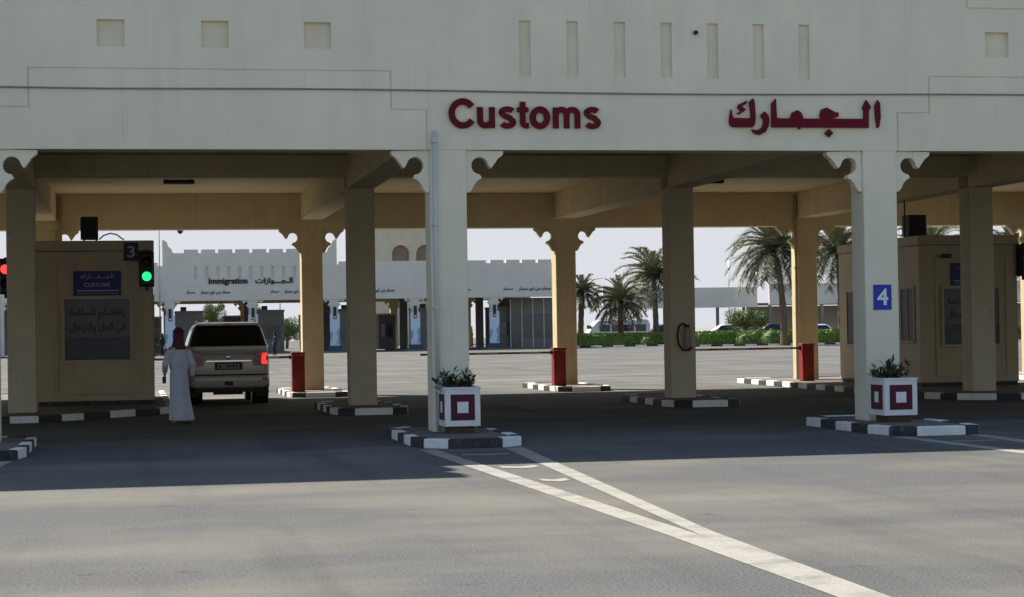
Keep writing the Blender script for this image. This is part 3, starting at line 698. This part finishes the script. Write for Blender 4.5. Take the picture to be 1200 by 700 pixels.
# ------------------------------------------------------------------ people
def limb(mb, pts, rads, n=10): mb.tube(pts, rads, n)
def person(loc, rz, label, cloth, head_m, robe=True, scale=1.0):
    t = thing('person', label, 'person', loc, None, rz); t.scale = (scale,)*3
    # one continuous body: skinned skeleton
    V = []; E = []; Rr = []
    def ch(pts, rad, start=None):
        prev = start
        for p, r in zip(pts, rad):
            V.append(p); Rr.append(r); k = len(V)-1
            if prev is not None: E.append((prev, k))
            prev = k
        return prev
    pel = ch([(0, 0, .92)], [.13]); ch_ = ch([(0, .01, 1.10), (0, 0, 1.32), (0, 0, 1.45), (0, .01, 1.53), (0, .02, 1.60), (0, .025, 1.69), (0, .015, 1.77)], [.12, .15, .10, .055, .07, .085, .06], pel)
    chest = 2
    HL = [(-.27, .20, .98), (.29, .06, .86)]
    for s, sh, el, wr in ((-1, (-.19, 0, 1.42), (-.30, -.02, 1.14), (-.25, .19, .99)), (1, (.19, 0, 1.42), (.29, -.04, 1.13), (.29, .05, .89))):
        e = ch([sh, el, wr], [.065, .045, .032], chest)
        d = (Vector(wr)-Vector(el)).normalized(); sd = d.cross(Vector((s, 0, .2))).normalized()
        palm = ch([tuple(Vector(wr)+d*.05), tuple(Vector(wr)+d*.085)], [.035, .036], e)
        for k, ln in ((-1.5, .055), (-.5, .075), (.5, .08), (1.5, .07)):
            b = Vector(wr)+d*.10+sd*k*.019; ch([tuple(b), tuple(b+d*ln*.55+Vector((-s*.012, 0, 0))), tuple(b+d*ln+Vector((-s*.03, 0, -.004)))], [.010, .009, .007], palm)
        b = Vector(wr)+d*.05+sd*-.045; ch([tuple(b), tuple(b+d*.045+sd*-.012)], [.011, .009], palm-1)
    for s, kn, an, toe in ((-1, (-.10, .02, .50), (-.105, -.05, .09), (-.11, .09, .035)), (1, (.12, .10, .50), (.17, .02, .10), (.19, .16, .04))):
        ch([(s*.09, 0, .84), kn, an, (an[0], an[1]-.03, .045), toe], [.10, .062, .042, .042, .035], pel)
    me = bpy.data.meshes.new('body'); me.from_pydata(V, E, []); me.materials.append(MATS['skin'])
    o = bpy.data.objects.new('body', me); col.objects.link(o); o.parent = t
    md = o.modifiers.new('skin', 'SKIN')
    if not me.skin_vertices:
        bm = bmesh.new(); bm.from_mesh(me); bm.verts.layers.skin.verify(); bm.to_mesh(me); bm.free()
    for k, r in enumerate(Rr): me.skin_vertices[0].data[k].radius = (r, r)
    me.skin_vertices[0].data[0].use_root = True
    md.use_smooth_shade = True
    o.modifiers.new('sub', 'SUBSURF').levels = 1; o.modifiers['sub'].render_levels = 1
    # face
    fc = MB(); fc.tube([(0, .115, 1.70), (0, .14, 1.655), (0, .11, 1.645)], [.010, .017, .010], 6)
    fc.build('nose', 'skin', t, smooth=True)
    for s in (-1, 1):
        MB().ball((s*.034, .10, 1.70), (.016, .01, .010)).build('eye', 'sign_white', t); MB().ball((s*.034, .109, 1.70), .006).build('pupil', 'black', t)
        MB().ball((s*.088, .02, 1.685), (.014, .026, .036)).build('ear', 'skin', t, smooth=True)
    MB().tube([(-.028, .102, 1.615), (0, .112, 1.613), (.028, .102, 1.615)], .007, 6).build('mouth', 'tail_red', t)
    # robe or shirt and trousers
    def ring(z, cx, cy, rx, ry, fold=0, ph=0, n=40):
        out = []
        for k in range(n):
            a = 2*math.pi*k/n; f = 1+fold*(.6*math.sin(7*a+ph)+.4*math.sin(11*a+1+ph*2))
            out.append((cx+rx*f*math.cos(a), cy+ry*f*math.sin(a), z))
        return out
    m = MB()
    if robe:
        m.loft([ring(.075, .07, .03, .25, .235, .15, .6), ring(.25, .055, .03, .23, .215, .13, .5), ring(.5, .03, .03, .205, .19, .10, .3), ring(.75, .01, .01, .195, .175, .065, .2), ring(.95, 0, 0, .19, .165, .04), ring(1.02, 0, 0, .182, .155, .05, 2),
                ring(1.06, 0, 0, .196, .162, .045, 1), ring(1.25, 0, 0, .208, .155, .03, 1), ring(1.38, 0, 0, .212, .14, .015), ring(1.45, 0, 0, .18, .115), ring(1.50, 0, .005, .085, .08)])
    else:
        m.loft([ring(.86, 0, 0, .20, .15, .02), ring(1.05, 0, 0, .195, .145, .03), ring(1.25, 0, 0, .215, .145, .02), ring(1.38, 0, 0, .225, .135), ring(1.45, 0, 0, .18, .11), ring(1.50, 0, .005, .085, .08)])
        for kn, an, s in (((-.10, .02, .50), (-.105, -.05, .09), -1), ((.12, .10, .50), (.17, .02, .10), 1)):
            m.tube([(s*.09, 0, .90), kn, an], [.12, .085, .07], 12)
    for sh, el, wr in (((-.18, 0, 1.40), (-.30, -.02, 1.14), (-.257, .165, 1.005)), ((.18, 0, 1.40), (.29, -.04, 1.13), (.29, .04, .92))):
        m.tube([sh, tuple(Vector(sh).lerp(Vector(el), .5)), el, wr], [.085, .075, .07, .058], 14)
    rb = m.build('robe' if robe else 'clothing', cloth, t, smooth=True)
    rm = rb.modifiers.new('remesh', 'REMESH'); rm.mode = 'VOXEL'; rm.voxel_size = .013; rm.use_smooth_shade = True
    sm = rb.modifiers.new('smooth', 'SMOOTH'); sm.factor = .5; sm.iterations = 2
    for x, y, yy in ((-.11, -.10, .11), (.185, -.03, .18)):
        MB().loft([rrect(y, yy, .05, z, .045) for z in (0, .03)]).build('sandal', 'sandal', t, smooth=False).location = (x, 0, .002)
    # head cloth
    hd = MB()
    def hr(z, rx, ryf, ryb, fold=0, n=36):
        out = []
        for k in range(n):
            a = 2*math.pi*k/n; f = 1+fold*math.sin(6*a+1); c, s_ = math.cos(a), math.sin(a)
            out.append((rx*f*c, .015+(ryf if s_ > 0 else ryb)*f*s_, z))
        return out
    hd.loft([hr(1.42, .17, .02, .16, .08), hr(1.47, .15, .03, .15, .07), hr(1.54, .125, .05, .135, .05), hr(1.62, .112, .07, .125, .03), hr(1.72, .112, .095, .12, .02), hr(1.79, .10, .095, .105), hr(1.83, .065, .065, .07), hr(1.845, .02, .02, .02)])
    hd.build('headdress', head_m, t, smooth=True)
    MB().tube([(.113*math.cos(a), .01+.113*math.sin(a), 1.765+.01*math.sin(a)) for a in [2*math.pi*k/24 for k in range(25)]], .013, 8).build('head_cord', 'cloth_black', t, smooth=True)
    return t
person((.88, 37.65, 0), R(14), 'person in a long white robe and red checked headdress walking beside the silver car', 'thobe', 'headdress', True, 1.0).scale.x = .9
ph = thing('hand_bag', 'small black pouch held in the hand of the person in white', 'bag', (.605, 37.87, .775))
B(-.035, .035, -.075, .075, 0, .13).build('pouch', 'black_plastic', ph, bevel=.015)
MB().tube([(0, -.05, .125), (0, -.03, .16), (0, .03, .16), (0, .05, .125)], .008, 6).build('strap', 'black', ph)

# ------------------------------------------------------------------ immigration building
IV = 168.0; IW = 6.98; IU = lambda i: 3.35 + IW*i
imm = thing('immigration_building', 'distant grey-white building with notched parapet and Immigration lettering beyond the gates', 'building', (17, IV, 0))
io = Vector((-17, -IV, 0))
def ip(mb, name, m, parent=None, bevel=0): return part(mb, name, m, parent or imm, bevel, False, io)
IU0, IU1 = -18, 37.2
rc = []
for k in range(11): rc.append((5.3+k*.93, 5.3+k*.93+.26, 6.45, 7.45, .14, 0))
mb = MB(); relief(mb, IU0, IU1, 4.55, 7.55, IV, rc, .3); ip(mb, 'facade_wall', 'far_grey')
ip(B(IU0+.02, IU1-.02, IV+.28, IV+.7, 4.56, 7.5), 'fascia_beam', 'far_grey')
for u in [IU0+.6+1.42*k for k in range(42)]:
    if u < 2.0 or 30.3 < u < IU1-.9: ip(B(u, u+1.20, IV+.01, IV+.45, 7.551, 7.82), 'merlon', 'far_grey')
ip(B(17.6, 30.5, IV+.01, IV+.45, 7.551, 7.80), 'coping', 'far_grey')
shp = [(2.65, 7.552), (17.45, 7.552), (17.45, 9.75), (17.3, 9.72), (17.05, 9.55), (16.95, 9.2), (16.7, 9.0), (16.55, 8.62), (3.55, 8.62), (3.4, 9.0), (3.15, 9.2), (3.05, 9.55), (2.8, 9.72), (2.65, 9.75)]
ip(MB().prism(shp, IV+.004, IV+.45), 'raised_parapet', 'far_grey')
for k in range(8): ip(B(4.45+1.44*k, 4.45+1.44*k+1.2, IV+.008, IV+.44, 8.621, 8.92), 'merlon', 'far_grey')
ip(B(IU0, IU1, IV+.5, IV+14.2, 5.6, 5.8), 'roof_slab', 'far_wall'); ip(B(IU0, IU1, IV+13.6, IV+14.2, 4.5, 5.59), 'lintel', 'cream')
for i in range(-2, 5):
    u = IU(i)
    for v, m in ((IV+.05, 'far_grey'), (IV+7, 'far_wall'), (IV+13.65, 'cream')):
        c_ = ip(B(u-.45, u+.2, v, v+.5, .1, 4.56 if v < IV+1 else 5.59 if v < IV+8 else 4.51), 'column', m)
        if IV+1 < v < IV+8: continue
        for s in (-1, 1):
            cx = u+.2 if s > 0 else u-.45
            ip(MB().prism(bracket_pts(s, cx, 4.545 if v < IV+1 else 4.495), v+.05, v+.25), 'bracket', m, c_)
text('letters', 'Immigration', 6.5-17, -.02, 6.0, 3.3, 'black', imm, .08, .03).name = 'english_lettering'
text('letters', arabic('الـجـــوازات'), 10.45-17, -.02, 5.86, 3.2, 'black', imm, .08, .03, .62).name = 'arabic_lettering'
for u, k in ((4.6, 1), (11.7, 1), (18.7, 1), (25.4, 1), (32.0, 1.15)):
    text('small_lettering', arabic('مسار'), u-17, -.02, 5.12, .75*k, 'black', imm, .04, .02, .30)
    text('small_lettering', arabic('مسار من غير مسار'), u-17+1.2*k, -.02, 5.08, 2.5*k, 'black', imm, .04, .02, .36)
names = ['leftmost of the pale blue banners on the far gate columns', 'pale blue banner on the far gate column just above the silver car', 'pale blue banner on the far column right of the red barrier', 'pale blue banner on the far column left of the downpipe', 'rightmost of the pale blue banners on the far gate columns']
for i in range(5):
    u = IU(i)-.12
    t = thing('banner_board', names[i], 'banner', (u, IV-.25, 0), 'banners on the far gate columns')
    B(-.42, .42, 0, .12, .55, 3.35).build('board', 'banner', t); B(-.62, .62, -.08, .16, .12, .54).build('base', 'banner_dark', t)
    B(-.2, .2, -.03, -.001, 2.75, 3.28).build('emblem_panel', 'sign_white', t); B(-.13, .13, -.14, -.031, 2.85, 3.9).build('signal_head', 'black_plastic', t)
    MB().ball((0, -.15, 3.0), .09, 8, 6).build('signal_lamp', 'sign_white', t)
    bt = thing('far_booth', ['grey booth under the far building behind the person in white', 'grey booth under the far building right of the silver car', 'grey booth under the far building beside the tan column', 'grey booth under the far building left of the downpipe', 'grey booth under the far building right of the white column'][i], 'booth', (IU(i)+.45, IV+3, 0), 'booths under the far building')
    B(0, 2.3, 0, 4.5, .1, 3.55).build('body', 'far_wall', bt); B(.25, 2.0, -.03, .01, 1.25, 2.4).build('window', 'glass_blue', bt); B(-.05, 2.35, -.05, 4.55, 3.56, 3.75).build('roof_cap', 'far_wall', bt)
    B(-.03, .01, .6, 2.4, 1.2, 2.4).build('window', 'glass_blue', bt)
    B(.4, .9, .3, .8, 3.755, 4.1).build('roof_unit', 'black_plastic', bt)
    b = island([(IU(i)-1.4, IV-1.6), (IU(i)+3.2, IV-1.6), (IU(i)+3.2, IV+15), (IU(i)-1.4, IV+15)], 0, kerbs=False)
for i in range(4):
    bt = thing('far_booth', ['dark booth deep under the far building, directly above the silver car', 'dark booth deep under the far building, left of the tan column', 'dark booth deep under the far building, right of the tan column', 'dark booth deep under the far building, hidden partly by the white column'][i], 'booth', (IU(i)-2.2, IV+8.5, 0), 'booths under the far building')
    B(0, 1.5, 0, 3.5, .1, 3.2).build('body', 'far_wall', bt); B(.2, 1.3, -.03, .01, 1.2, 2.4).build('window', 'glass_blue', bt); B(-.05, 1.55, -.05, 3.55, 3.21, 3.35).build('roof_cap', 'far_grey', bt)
# solid end wall block at the right of the far building
bt = thing('far_office', 'dark glazed office closing the right end of the far building', 'building', (33.0, IV+2.2, 0))
B(0, 4.1, 0, 9, .0, 4.5).build('wall', 'far_wall', bt)
for x in (.15, 1.15, 2.15, 3.15): B(x, x+.8, -.04, .01, 1.0 if x > 1 else .1, 3.1).build('window', 'glass_blue', bt)
for x in (0.0, 1.03, 2.03, 3.03): B(x, x+.07, -.07, .01, .1, 4.4).build('mullion', 'far_grey', bt)
# flag pole
tag(MB().tube([(2.4, IV-.4, 0), (2.4, IV-.4, 12.5)], [.06, .04], 8).build('flag_pole', 'steel', smooth=True), 'thin pole rising at the left end of the raised far parapet', 'pole')
for u, v, h, lb in ((17.6, 236, 9.0, 'slim lamp post beyond the far gates beside the tan column'), (43.5, 214, 8.5, 'slim lamp post behind the palms left of the middle column'), (69.5, 222, 9.5, 'slim lamp post behind the parking shade on the right')):
    t = thing('lamp_post', lb, 'lamp post', (u, v, 0))
    MB().tube([(0, 0, 0), (0, 0, h)], [.09, .05], 8).build('post', 'steel', t, smooth=True); MB().tube([(0, 0, h), (.6, 0, h+.25), (1.2, 0, h+.28)], .04, 6).build('arm', 'steel', t)
    B(1.1, 1.7, -.14, .14, h+.2, h+.32).build('lamp_head', 'far_wall', t)
# tower
tw = thing('arched_tower', 'cream tower with round arched openings behind the far building', 'tower', (29, 232, 0))
b = MB(); x0, x1 = -1.4, 9.2
arches = [(1.75+2.9*k, 1.75+2.9*k+2.05) for k in range(3)]
b.box(x0, x1, .5, 8, 0, 14.5, 0)
b.build('tower_core', 'arch_pink', tw)
pts_x = [x0] + [q for a in arches for q in a] + [x1]
for k in range(0, len(pts_x), 2): B(pts_x[k], pts_x[k+1], 0, .6, 0, 14.6).build('pier', 'tower_cream', tw)
for a, c in arches:
    B(a, c, .001, .6, 0, 8.6).build('apron', 'tower_cream', tw)
    r = (c-a)/2; m_ = (a+c)/2; zc = 11.0
    MB().prism([(a, 14.59)] + [(a, zc)] + [(m_-r*math.cos(math.pi*k/14), zc+r*math.sin(math.pi*k/14)) for k in range(1, 14)] + [(c, zc), (c, 14.59)], .002, .6).build('arch_head', 'tower_cream', tw)
B(x0-.3, x1+.3, -.3, 8.3, 14.6, 15.1).build('cornice', 'tower_cream', tw)
B(x0-1.6, x0-.001, .3, 7, 0, 14.6).build('side_wing', 'tower_cream', tw)
# parking shade on the right
ps = thing('parking_shade', 'long grey roofed parking shade behind the palms on the right', 'shelter', (62, 205, 0))
for x0, x1, m in ((-12, 5.4, 'far_grey'), (5.45, 60, 'far_grey')):
    B(x0, x1, 0 if x0 < 5 else -4, .3 if x0 < 5 else -3.7, 3.75 if x0 < 5 else 3.95, 5.95 if x0 < 5 else 6.2).build('fascia_panel', m, ps)
B(-12, 60, .31, 9, 4.0, 4.2).build('roof', 'far_wall', ps)
for x in range(-11, 60, 3): B(x-.14, x+.14, .4, .7, 0, 3.99).build('post', 'far_wall', ps)
B(7, 60, 9, 9.3, 0, 3.9).build('rear_wall', 'far_grey', ps)

# ------------------------------------------------------------------ vegetation
def palm(loc, h, crown, label, seed, nf=46, lean=.3):
    rn = random.Random(seed); t = thing('palm_tree', label, 'palm tree', loc, 'palms along the hedge')
    pts = []; rad = []
    for k in range(13):
        f = k/12; pts.append((lean*f*f, 0, h*f)); rad.append((.30-.09*f)*(1.12 if k % 2 else 1.0)*(1.3 if k == 0 else 1))
    MB().tube(pts, rad, 10).build('trunk', 'trunk', t)
    top = Vector((lean, 0, h)); m = MB(); dr = MB()
    for i in range(nf):
        az_ = 2*math.pi*(i*.618034); e = R(78-118*(i/nf)**.85 + rn.uniform(-8, 8)); L_ = crown*rn.uniform(.85, 1.1)*(1 if i > 6 else .75)
        dry = i > nf*.93
        d = Vector((math.cos(az_)*math.cos(e), math.sin(az_)*math.cos(e), math.sin(e))); p = top.copy(); n = 12; st = L_/n; tgt = dr if dry else m
        path = [p.copy()]; dirs = [d.copy()]
        for k in range(n):
            p = p+d*st; d = (d+Vector((0, 0, -1))*(.055+.013*k)*rn.uniform(.8, 1.2)).normalized(); path.append(p.copy()); dirs.append(d.copy())
        tgt.tube(path, [.035-.0025*k for k in range(n+1)], 4)
        for k in range(1, n+1):
            for q in range(5):
                f = rn.random(); base = path[k-1].lerp(path[k], f); dd = dirs[k-1]
                side = dd.cross(Vector((0, 0, 1)));
                if side.length < .05: side = Vector((1, 0, 0))
                side.normalize(); upv = side.cross(dd).normalized()
                ll = L_*.22*(1-.55*abs(k/n-.45))*rn.uniform(.8, 1.15)
                for s in (-1, 1):
                    lv = (dd*.75+side*s*.75+upv*rn.uniform(-.05, .45)).normalized(); tip = base+lv*ll+Vector((0, 0, -.18*ll)); wv = dd*.05+upv*.025
                    tgt.add([base-wv, base+wv, tip+wv*.15, tip-wv*.15], [(0, 1, 2, 3)])
    tag(m.build('crown', 'frond', t, fix=False), kind='stuff'); 
    if dr.f: dr.build('dry_fronds', 'frond_dry', t, fix=False)
palm((41.2, 178, 0), 5.2, 2.4, 'slim young palm just right of the tan far column', 1, 44, .3)
palm((44.6, 176, 0), 4.2, 3.2, 'short bushy palm in front of the white minibus', 2, 60, -.05)
palm((50.7, 186, 0), 6.9, 4.2, 'tall palm half hidden behind the middle cream column', 3, 64, -.2)
palm((54.3, 158, 0), 8.3, 4.7, 'tallest palm with drooping fronds left of the far downpipe', 4, 80, -.7)
palm((62.4, 166, 0), 8.5, 4.6, 'palm seen between the far column and the right-hand booth', 5, 70, -.2)
palm((73.2, 172, 0), 8.5, 4.6, 'palm whose fronds show above the right-hand booth roof', 6, 60, .2)
palm((83.5, 176, 0), 8.2, 4.6, 'palm at the far right beyond the right-hand booth', 7, 60, .2)
def leafy(mb, c, r, n, size, rn, squash=1):
    for _ in range(n):
        d = Vector((rn.gauss(0, 1), rn.gauss(0, 1), rn.gauss(0, 1))).normalized(); k = rn.uniform(.7, 1.05)
        p = Vector(c)+Vector((d.x*r[0], d.y*r[1], d.z*r[2]))*k
        a = Vector((rn.uniform(-1, 1), rn.uniform(-1, 1), rn.uniform(-1, 1))).normalized()*size*rn.uniform(.6, 1.2); b = a.cross(d+Vector((.01, 0, .3))).normalized()*size*rn.uniform(.4, .8)
        mb.add([p-a*.5, p+b*.5, p+a*.5, p-b*.5], [(0, 1, 2, 3)])
def tree(loc, h, cr, label, seed):
    rn = random.Random(seed); t = thing('leafy_tree', label, 'tree', loc)
    m = MB(); m.tube([(0, 0, 0), (.1, 0, h*.35), (0, .1, h*.6)], [.18, .14, .07], 8)
    lf = MB()
    for k in range(14):
        a = rn.uniform(0, 6.28); q = rn.uniform(.1, .75)*cr; c = (q*math.cos(a), q*math.sin(a), h*rn.uniform(.45, .9)); m.tube([(0, .05, h*.45), c], [.06, .02], 5)
        s = cr*rn.uniform(.28, .5); leafy(lf, c, (s, s, s*.8), 520, .17, rn)
    m.build('trunk', 'trunk', t); tag(lf.build('crown', 'tree_leaf', t, fix=False), kind='stuff')
tree((60.2, 187, 0), 3.2, 2.5, 'round green tree under the parking shade behind the hedge', 11)
tree((13.3, 214, 0), 4.6, 2.2, 'dark green tree behind the far gates right of the silver car', 12)
tree((16.8, 216, 0), 3.0, 2.4, 'lower green tree behind the far gates beside the tan column', 13)
tree((9.8, 240, 0), 5.6, 1.9, 'small grey-green tree behind the far gates above the silver car', 14)
tree((25.0, 214, 0), 2.8, 2.2, 'low green tree behind the far gates between two blue banners', 15)
def hedge(u0, u1, v, label, seed, h=1.15):
    rn = random.Random(seed); t = thing('hedge', label, 'hedge', (u0, v, 0)); L_ = u1-u0
    m = MB(); n = int(L_*2); rings = []
    for k in range(n+1):
        x = L_*k/n; hh = h*(1+rn.uniform(-.08, .08)); rings.append([(x, -.5, 0), (x, .5, 0), (x, .5, hh*.85), (x, 0, hh*.95), (x, -.5, hh*.85)])
    m.loft(rings).build('core', 'bush', t)
    lf = MB()
    for _ in range(int(L_*130)):
        x = rn.uniform(0, L_); f = rn.random(); p = Vector((x, rn.uniform(-.6, .6), h*rn.uniform(.9, 1.06))) if f < .45 else Vector((x, rn.uniform(-.62, -.48), rn.uniform(.05, h)))
        a = Vector((rn.uniform(-1, 1), rn.uniform(-1, 1), rn.uniform(-.6, 1))).normalized()*.13; b = a.cross(Vector((rn.uniform(-1, 1), -1, .4))).normalized()*.10
        lf.add([p-a, p+b, p+a, p-b], [(0, 1, 2, 3)])
    tag(lf.build('leaves', 'hedge', t, fix=False), kind='stuff')
hedge(38.0, 49.0, 174, 'clipped bright green hedge in front of the white minibus', 21)
hedge(29.5, 33.0, 190, 'bright green hedge seen through the far building right of the white column', 22, 1.9)
hedge(47.0, 66.0, 165, 'clipped green hedge under the tallest palm', 23, 1.2)
hedge(66.6, 100, 165, 'clipped green hedge behind the right-hand booth', 24, 1.3)
for k, (u, v, r) in enumerate(((48.6, 170, .7), (51.6, 160.5, .75), (54.0, 160.5, .9), (45.6, 170.5, .6))):
    rn = random.Random(40+k); t = thing('round_bush', ['small round bush left of the middle cream column', 'small round bush just right of the middle cream column', 'wider round bush left of the tallest palm', 'low bush in front of the short palm'][k], 'bush', (u, v, 0), 'round bushes before the hedge')
    MB().ball((0, 0, r*.6), r*.8, 12, 8).build('core', 'bush', t); lf = MB(); leafy(lf, (0, 0, r*.65), (r, r, r*.9), 700, .16, rn); tag(lf.build('leaves', 'bush', t, fix=False), kind='stuff')
# far kerb line before the hedges
def kerb_run(u0, v0, u1, v1):
    o = tag(B(0, .01, 0, .01, -.015, -.011).build('far_pavement', 'pave'), kind='structure'); o.location = (u0, v0, 0)
    d = Vector((u1-u0, v1-v0)); n = int(d.length/1.0); d.normalize(); nn = Vector((-d.y, d.x))
    m = MB().slab([tuple(nn*.16), tuple(d*n*1.0+nn*.16), tuple(d*n*1.0+nn*9), tuple(nn*9)], -.01, .11).build('pavement_slab', 'sand', o)
    for k in range(n):
        a = d*(k*1.0+.01); b = d*(k*1.0+.99)
        MB().slab([tuple(a), tuple(b), tuple(b+nn*.15), tuple(a+nn*.15)], -.008, .15).build('kerb_stone', 'kerb_white' if k % 2 else 'kerb_black', o)
kerb_run(35.5, 171.5, 47.5, 168.8); kerb_run(46.3, 159.6, 100, 158)
# vehicles
far_car((49.9, 186, 0), R(90), 'car_white', 'white minibus parked beyond the short palm', 'bus')
for u, v, rz, paint, zz, lb in ((53.9, 196, 92, 'car_dark', 1.35, 'dark high car parked just left of the middle cream column'), (60.9, 197, 88, 'car_white', 1.3, 'white high car parked just right of the middle cream column'),
        (66.2, 198, 95, 'car_dark', 1.3, 'dark car parked behind the round green tree'), (71.2, 197, 84, 'car_white', 1.2, 'white car parked under the shade by the tallest palm trunk'),
        (77.0, 197, 90, 'car_blue', 1.2, 'blue-grey car parked under the shade right of the far downpipe'), (83.5, 198, 90, 'car_sand', 1.3, 'sand coloured car parked behind the right-hand column'), (97.0, 197, 90, 'car_white', 1.3, 'white car parked beyond the right-hand booth')):
    c = far_car((u+2.3, v, 0), R(rz), paint, lb); c.scale.z = zz
person((10.9, 152, 0), R(100), 'person in dark clothes walking near the far gates right of the silver car', 'cloth_navy', 'cloth_black', False, 1.0)
person((2.4, 158, 0), R(60), 'person in dark clothes standing at the far gates left of the person in white', 'cloth_black', 'cloth_black', False, 1.0)
